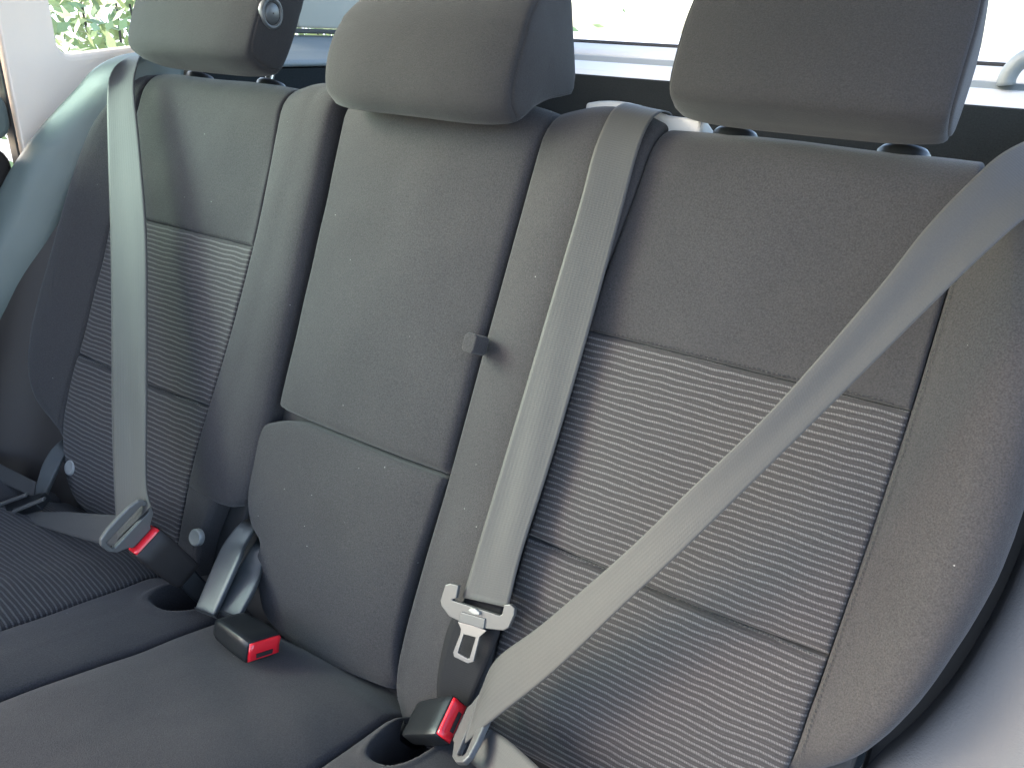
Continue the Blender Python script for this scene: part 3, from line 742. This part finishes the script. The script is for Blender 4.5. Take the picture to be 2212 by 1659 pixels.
ribbon('lap_webbing', [P3(1060, 1575, .062), P3(1100, 1600, .07), P3(1180, 1672, .09), P3(1300, 1790, .12)],
       [P3(1010, 1640, .072), P3(1045, 1672, .08), P3(1110, 1740, .10), P3(1220, 1860, .13)], 'web', beltR, folds=.001, N=30)

# --- loose centre buckle lying on the cushion
RB3 = [[0.137, -0.047, 0.989], [0.114, 0.993, 0.032], [-0.984, 0.108, 0.141]]
frB = buckle('glossy black buckle with red face lying loose on the middle of the cushion', (.0098, -.588, .0814), RB3, .040, .0235, .064, 'black',
             stalk=([(-.050, -.590, .075), (-.066, -.594, .062), (-.075, -.602, .035), (-.08, -.615, .0)], 'black', (.0, .003, .010)))

# ---- stiff guide straps between the seats
def strap(label, A, B, th=.006):
    a = [P3(*p) for p in A]; b = [P3(*p) for p in B]
    root = thing('guide_strap', label, 'strap', W(a[-1]), group='stiff grey guide straps by the crease')
    o = ribbon('strap_body', a, b, 'strap', root, thick=th, N=40, across=6); bevel(o, .0012, 2, 50)
    return root
strap('curved glossy grey strap rising from the crease beside the round stud', [(545, 1120, -.035), (521, 1132, .002), (489, 1171, .022), (466, 1218, .040), (430, 1303, .062), (424, 1316, .066)], [(568, 1132, -.035), (551, 1145, .002), (530, 1178, .020), (518, 1212, .037), (470, 1319, .062), (464, 1332, .066)])
strap('curved glossy grey strap tucked against the lower centre pad', [(563, 1150, -.03), (548, 1178, .0), (534, 1200, .012), (519, 1226, .022), (480, 1308, .050), (474, 1322, .056)], [(585, 1160, -.03), (570, 1190, .0), (566, 1230, .012), (554, 1266, .030), (524, 1323, .050), (517, 1338, .056)])
st3 = strap('bent grey strap at the outer lower corner of the left seat', [(150, 940, -.03), (132, 952, .0), (108, 978, .02), (90, 1015, .035), (76, 1073, .05)], [(165, 955, -.03), (148, 974, .0), (130, 1005, .02), (114, 1040, .035), (97, 1075, .05)])
anc = thing('belt_anchor', 'black belt anchor with two grey bars at the left edge of the seat', 'belt anchor', W(P3(40, 1090, .06)))
def barpx(name, p0, p1, n0, n1, w, m, parent, th=.006):
    a = np.array(P3(*p0, n0)); b = np.array(P3(*p1, n1)); d = b-a; up_ = np.array([0, .75, .65]); up_ -= d*(up_@d)/(d@d); up_ /= np.linalg.norm(up_)
    nn = np.cross(d, up_); nn /= np.linalg.norm(nn)
    q = [tuple(a+d*t+up_*w*s+nn*th*k) for t in (0, 1) for s in (-.5, .5) for k in (-.5, .5)]
    o = mesh(name, [W(x) for x in q], [(0, 1, 3, 2), (4, 6, 7, 5), (0, 4, 5, 1), (2, 3, 7, 6), (0, 2, 6, 4), (1, 5, 7, 3)], m, parent, smooth=False); bevel(o, .001, 2)
barpx('anchor_block', (-10, 1108), (94, 1082), .074, .074, .013, 'black', anc, .020)
barpx('edge_bar', (-20, 1097), (58, 1068), .086, .080, .0035, 'greyp', anc)
barpx('edge_bar', (28, 1105), (96, 1077), .088, .086, .0035, 'greyp', anc)
ribbon('anchor_webbing', [P3(-60, 972, .03), P3(0, 1002, .035), P3(78, 1041, .045)], [P3(-60, 1010, .04), P3(0, 1040, .045), P3(74, 1074, .055)], 'web', anc, N=16, across=6)

# ============================================================ CABIN SIDE, LEFT
# padded wing beside the left seat
def HW(u, v):
    d = max(0, np.interp(v, [p[1] for p in wr], [p[0] for p in wr])-u)
    return .028+.022*ss(-.57, -.66, u)*ss(.02, -.20, v)-.030*math.exp(-(d/.024)**1.5)*ss(.03, -.10, v)-.030*ss(-.12, -.46, v)*ss(-.70, -.62, u)
wr = [(-.515, .045), (-.523, .0), (-.538, -.035), (-.563, -.085), (-.590, -.142), (-.602, -.22), (-.606, -.304), (-.600, -.374), (-.580, -.42), (-.562, -.455), (-.545, -.485), (-.53, -.51)]
wr = [(-.515, .045), (-.523, .0), (-.538, -.035), (-.563, -.085), (-.590, -.142), (-.612, -.22), (-.640, -.30), (-.672, -.38), (-.705, -.45), (-.73, -.52)][::-1][::-1]
wr = [(-.515, .050), (-.523, .010), (-.538, -.035), (-.570, -.085), (-.603, -.142), (-.623, -.20), (-.648, -.28), (-.682, -.36), (-.715, -.43), (-.76, -.50)][::-1]
wl = [(-.520, .058), (-.552, .034), (-.592, .000), (-.632, -.045), (-.675, -.11), (-.710, -.18), (-.745, -.26), (-.790, -.34), (-.83, -.43), (-.86, -.52)][::-1]
wing = thing('side_pad', 'smooth teal-grey vinyl pad curving beside the left seat back', 'side pad', W((-.65, -.55, .0)))
panel('pad_cover', sm(wl, 60), sm(wr, 60), hl(wl[0], wr[0]), hl(wl[-1], wr[-1]), 'wing', wing, HW, SB, (0, 0, 0, 0), (.02, .008, .01, .01), puff=.0, depth=.08, nu=40, nv=70)
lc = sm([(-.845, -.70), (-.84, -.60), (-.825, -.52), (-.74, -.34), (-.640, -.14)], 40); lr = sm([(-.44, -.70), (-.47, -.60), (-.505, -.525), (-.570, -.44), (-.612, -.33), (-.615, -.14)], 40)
panel('wing_shade_cover', lc, lr, hl(lc[0], lr[0]), hl(lc[-1], lr[-1]), 'brown', wing, lambda u, v: .014-.03*ss(-.68, -.58, u), SB, (0, 0, 0, 0), (.006, .006, .006, .003), puff=.0, depth=.05, nu=20, nv=30)  # shaded lower pad surface, its shade put in as a brown panel
lo_ = sm([(-.40, -.66), (-.47, -.60), (-.505, -.525), (-.548, -.470), (-.580, -.42), (-.600, -.355), (-.603, -.27), (-.600, -.20)], 40)
hi_ = sm([(-.86, -.70), (-.85, -.62), (-.80, -.56), (-.755, -.50), (-.715, -.44), (-.680, -.37), (-.650, -.30), (-.618, -.20)], 40)
0 and panel('wing_shade_cover', hi_, lo_, hl(hi_[0], lo_[0]), hl(hi_[-1], lo_[-1]), 'brown', wing, lambda u, v: -.026+.034*ss(-.56, -.82, u), SB, (0, 0, 0, 0), (.01, .012, .01, .004), puff=.004, depth=.06, nu=26, nv=40)

def plate_yz(name, poly, x, th, m, parent=None, holes=None, bev=.003, loc=None):
    """a plate standing in the world Y-Z plane at x (inner face) going outwards (-x for left)"""
    n = len(poly); v = []
    if holes is None:
        for xx in (x, x+th): v += [(xx, y, z+Z0) for y, z in poly]
        f = [tuple(range(n)), tuple(range(2*n-1, n-1, -1))]+[((i+1) % n, i, n+i, n+(i+1) % n) for i in range(n)]
    else:
        for xx in (x, x+th):
            v += [(xx, y, z+Z0) for y, z in poly]; v += [(xx, y, z+Z0) for y, z in holes]
        f = []
        for i in range(n):
            j = (i+1) % n
            f += [(i, j, n+j, n+i), (2*n+j, 2*n+i, 3*n+i, 3*n+j), (j, i, 2*n+i, 2*n+j), (n+i, n+j, 3*n+j, 3*n+i)]
    o = mesh(name, v, f, m, parent, smooth=False, loc=loc)
    if bev: bevel(o, bev, 3)
    return o
def rrect(y0, y1, z0, z1, r, k=6, slope=0):
    pts = []
    for (cy, cz, a0) in ((y0+r, z0+r, 180), (y1-r, z0+r, 270), (y1-r, z1-r, 0), (y0+r, z1-r, 90)):
        for i in range(k):
            a = math.radians(a0+90*i/(k-1)); y = cy+r*math.cos(a); pts.append((y, cz+r*math.sin(a)+slope*(y-y0)))
    return pts
pil = thing('window_pillar', 'pale beige window pillar framing the small quarter window', 'pillar', (-.71, .05, Z0-.3))
hole = rrect(-.007, .33, .013, .29, .022, slope=.10)
# outer loop with the same number of points
def loop_like(poly, k=6):
    c = poly; out = []
    for a, b in ((c[0], c[0]), (c[1], c[1]), (c[2], c[2]), (c[3], c[3])):
        for i in range(k): out.append(a)
    return out
oc = rrect(-.078, .44, -.40, .42, .02)
oc = [(y-.10*(z+.1)*.0-(.012 if y < 0 else 0)*max(0, min(1, (-z-.0)/.1)), z) for y, z in oc]
plate_yz('pillar_trim', oc, -.700, -.03, 'beige', pil, holes=hole, bev=.008)
plate_yz('window_glass', rrect(-.02, .345, .0, .32, .02, slope=.08), -.722, -.004, 'glass', pil, bev=0)
seal = [(-.0905, -.42), (-.0905, .42), (-.0930, .42), (-.0945, -.42)]
plate_yz('door_seal', [(y+0, z) for y, z in seal], -.701, -.02, 'dark', pil, bev=.002)

door = thing('car_door', 'dark left rear door with its window, at the far left edge', 'car door', (-.74, -.5, Z0-.6))
plate_yz('door_top', rrect(-.95, -.096, -.098, -.030, .025), -.696, -.05, 'wing', door, bev=.008)
plate_yz('door_panel', rrect(-.95, -.100, -.75, -.106, .03), -.712, -.04, 'brownblack', door, bev=.006)
plate_yz('window_glass', [(-.95, -.035), (-.103, -.035), (-.103, .36), (-.95, .36)], -.735, -.004, 'glass_green', door, bev=0)
plate_yz('window_frame', [(-.103, -.03), (-.103, .36), (-.113, .36), (-.113, -.03)], -.725, -.02, 'dark', door, bev=.002)

# ============================================================ CABIN SIDE, RIGHT
# grained trim beside the right bolster
rt_ = thing('wheel_arch_trim', 'pale blue-grey grained trim at the lower right beside the bolster', 'trim', W((.62, -.55, .0)))
g_in = [(.50, -.66), (.520, -.60), (.540, -.545), (.558, -.485), (.583, -.43), (.602, -.365), (.614, -.27), (.612, -.12), (.585, .03)]
g_out = [(.72, -.72), (.74, -.62), (.76, -.54), (.77, -.48), (.78, -.42), (.78, -.33), (.78, -.20), (.78, -.08), (.78, .03)]
def HG(u, v):
    return -.030+.045*ss(.58, .74, u+.08*ss(-.42, -.56, v))
panel('trim_skin', sm(g_in, 50), sm(g_out, 50), hl(g_in[0], g_out[0]), hl(g_in[-1], g_out[-1]), 'grain', rt_, HG, SB, (0, 0, 0, 0), (.015, .01, .01, .01), puff=.002, depth=.06, nu=30, nv=60)
shell_box('trim_backing', .552, .80, -.66, .02, -.10, -.072, 'shell', rt_)

# ============================================================ LOAD AREA AND TAILGATE
tg_ = thing('tailgate', 'pale tailgate window sill with wide rear window behind the headrests', 'tailgate', (0, .86, Z0-.5))
def prism_x(name, prof, x0, x1, m, parent, bev=.004):
    n = len(prof); v = [(x, y, z+Z0) for x in (x0, x1) for y, z in prof]
    f = [tuple(range(n-1, -1, -1)), tuple(range(n, 2*n))]+[(i, (i+1) % n, n+(i+1) % n, n+i) for i in range(n)]
    o = mesh(name, v, f, m, parent, smooth=False)
    if bev: bevel(o, bev, 3)
    return o
prism_x('lower_sill', [(.74, .002), (.755, .012), (.80, .026), (.80, -.05), (.74, -.05)], -.62, .66, 'sill', tg_)
prism_x('sill_groove', [(.802, .020), (.812, .034), (.84, .034), (.84, -.05), (.802, -.05)], -.62, .66, 'sillgrey', tg_, 0)
prism_x('upper_sill', [(.842, .036), (.85, .046), (.89, .057), (.89, -.05), (.842, -.05)], -.62, .66, 'sill', tg_)
prism_x('window_seal', [(.892, .050), (.892, .062), (.90, .0625), (.90, .050)], -.58, .62, 'dark', tg_, 0)
prism_x('inner_panel', [(.735, .004), (.738, -.60), (.765, -.60), (.765, -.004)], -.62, .66, 'carpet', tg_)
v = [(-.56, .90, .05+Z0), (.60, .90, .05+Z0), (.54, .46, .43+Z0), (-.50, .46, .43+Z0)]
mesh('rear_glass', v, [(0, 1, 2, 3)], 'glass', tg_, smooth=False)
# cable at the rear window
load = thing('load_cover', 'black carpeted luggage floor behind the seat backs', 'load floor', (0, .4, Z0-.45))
wbox('floor_board', -.62, .62, .10, .73, -.42, -.40, 'carpet', load)
ls = thing('load_side_trim', 'dark side trim with a pale ledge between the left and centre headrests', 'trim', (-.66, .45, Z0-.4))
def prism_y(name, prof, y0, y1, m, parent, bev=.003):
    n = len(prof); v = [(x, y, z+Z0) for y in (y0, y1) for x, z in prof]
    f = [tuple(range(n)), tuple(range(2*n-1, n-1, -1))]+[(i, n+i, n+(i+1) % n, (i+1) % n) for i in range(n)]
    o = mesh(name, v, f, m, parent, smooth=False)
    if bev: bevel(o, bev, 3)
    return o
prism_y('ledge', [(-.665, .050), (-.58, .026), (-.545, .012), (-.545, .002), (-.665, .002)], .10, .73, 'sillgrey', ls, .006)
prism_y('carpet_wall', [(-.55, .0), (-.56, -.42), (-.665, -.42), (-.665, .0)], .10, .73, 'carpet', ls)
prism_y('upper_lip', [(-.648, .052), (-.648, .060), (-.668, .060), (-.668, .052)], .10, .85, 'dark', ls, .002)
rs = thing('load_side_trim', 'dark brown side trim behind the large right headrest', 'trim', (.66, .45, Z0-.4))
prism_y('ledge', [(.665, .010), (.60, .006), (.56, -.004), (.56, -.02), (.665, -.02)], .10, .73, 'sillgrey', rs, .006)
prism_y('carpet_wall', [(.56, -.02), (.57, -.42), (.665, -.42), (.665, -.02)], .10, .73, 'carpet', rs)
dp = thing('rear_pillar', 'pale olive rear pillar seen between left and centre headrests', 'pillar', (-.67, .65, Z0))
plate_yz('pillar_skin', [(.44, .061), (.86, .061), (.80, .42), (.44, .42)], -.668, -.03, 'olive', dp, bev=.004)
# pale curved loop at the right edge by the rear window
lp = thing('trim_loop', 'small grey-green curved plastic loop by the rear window, far right', 'trim', (.50, .80, Z0+.02))
vv = []; f = []; K = 12; NA = 26
for i in range(NA):
    a = math.radians(190-200*i/(NA-1)); cx_, cz_ = .522+.036*math.cos(a), .038+.036*math.sin(a)*1.1
    for k in range(K):
        b = 2*math.pi*k/K; r = .013; vv.append((cx_+r*math.cos(b)*math.cos(a), .80+r*1.4*math.sin(b), cz_+r*math.cos(b)*math.sin(a)+Z0))
for i in range(NA-1):
    for k in range(K): f.append((i*K+k, i*K+(k+1) % K, (i+1)*K+(k+1) % K, (i+1)*K+k))
f += [tuple(range(K-1, -1, -1)), tuple(range((NA-1)*K, NA*K))]
mesh('loop_rim', vv, f, 'sillgrey', lp)

# ============================================================ OUTSIDE
g = mesh('ground', [(-2500, -2500, 0), (2500, -2500, 0), (2500, 2500, 0), (-2500, 2500, 0)], [(0, 1, 2, 3)], 'ground', smooth=False); g['kind'] = 'structure'
pv = mesh('pavement', [(-9, -30, .1), (-1.6, -30, .1), (-1.6, 30, .1), (-9, 30, .1), (-9, -30, 0), (-1.6, -30, 0), (-1.6, 30, 0), (-9, 30, 0)], [(0, 1, 2, 3), (1, 5, 6, 2), (0, 4, 5, 1), (2, 6, 7, 3), (3, 7, 4, 0)], 'paving', smooth=False); pv['kind'] = 'structure'
# leafy bush beyond the quarter window
bush = thing('bush', 'sunlit pale green bush outside the small quarter window', 'bush', (-4.2, 3.0, .1))
rng = np.random.default_rng(5); vv = []; f = []
for i in range(5200):
    c = np.array([-4.6, 3.4, 1.0])+rng.normal(size=3)*np.array([.75, 1.3, .34]); r = rng.uniform(.03, .065)
    a = rng.normal(size=3); a /= np.linalg.norm(a); b = np.cross(a, rng.normal(size=3)); b /= np.linalg.norm(b)
    k = len(vv); vv += [tuple(c-a*r), tuple(c+b*r*.45), tuple(c+a*r), tuple(c-b*r*.45)]; f.append((k, k+1, k+2, k+3))
mesh('foliage', vv, f, 'leafA', bush, smooth=False)
vv = []; f = []
for i in range(9):
    x0, y0 = rng.uniform(-4.9, -4.3), rng.uniform(2.6, 4.2); x1, y1 = x0+rng.uniform(-.3, .3), y0+rng.uniform(-.3, .3); k = len(vv)
    for (x, y, z, r) in ((x0, y0, .1, .02), (x1, y1, 1.2, .008)):
        vv += [(x+r*math.cos(t), y+r*math.sin(t), z) for t in (0, 2.1, 4.2)]
    f += [(k, k+1, k+4, k+3), (k+1, k+2, k+5, k+4), (k+2, k, k+3, k+5)]
mesh('stems', vv, f, 'brownblack', bush, smooth=False)

# ============================================================ REST OF THE CABIN SHELL (roof, floor, right door)
def world_sheet(name, pts, m, th, parent=None):
    """closed slab between a polyline (y,z) swept across x given by half widths"""
    v = []; f = []; n = len(pts)
    for dz in (0, th):
        for y, z, hw in pts:
            for x in (-hw, -hw*.9, 0, hw*.9, hw): v.append((x, y, z-(.03 if abs(x) == hw else (.0 if x else -.012))+dz+Z0))
    for a in range(n-1):
        for b in range(4):
            i = a*5+b; f.append((i, i+1, i+6, i+5)); k = 5*n; f.append((k+i, k+i+5, k+i+6, k+i+1))
        for b in (0, 4):
            i = a*5+b; k = 5*n; f.append((i, i+5, k+i+5, k+i))
    f += [(0, 5*n, 5*n+4, 4), (5*n-5, 5*n-1, 10*n-1, 10*n-5)]
    return mesh(name, v, f, m, parent)
rf = thing('unseen_roof_lining', 'unseen pale roof lining, cut back to shape the light on the seats', 'roof lining', (0, 0, Z0+.42))
world_sheet('lining', [(-.88, .39, .48), (-.7, .41, .50), (-.3, .43, .53), (.2, .43, .55), (.42, .42, .54)], 'roof', .03, rf)  # out of view; cut short and narrow to let light onto the seats
fl = thing('cabin_floor', 'dark carpeted cabin floor in front of the cushion', 'floor', (0, -1.1, Z0-.78))
wbox('floor_carpet', -.80, .80, -1.9, .76, -.80, -.77, 'carpet', fl)
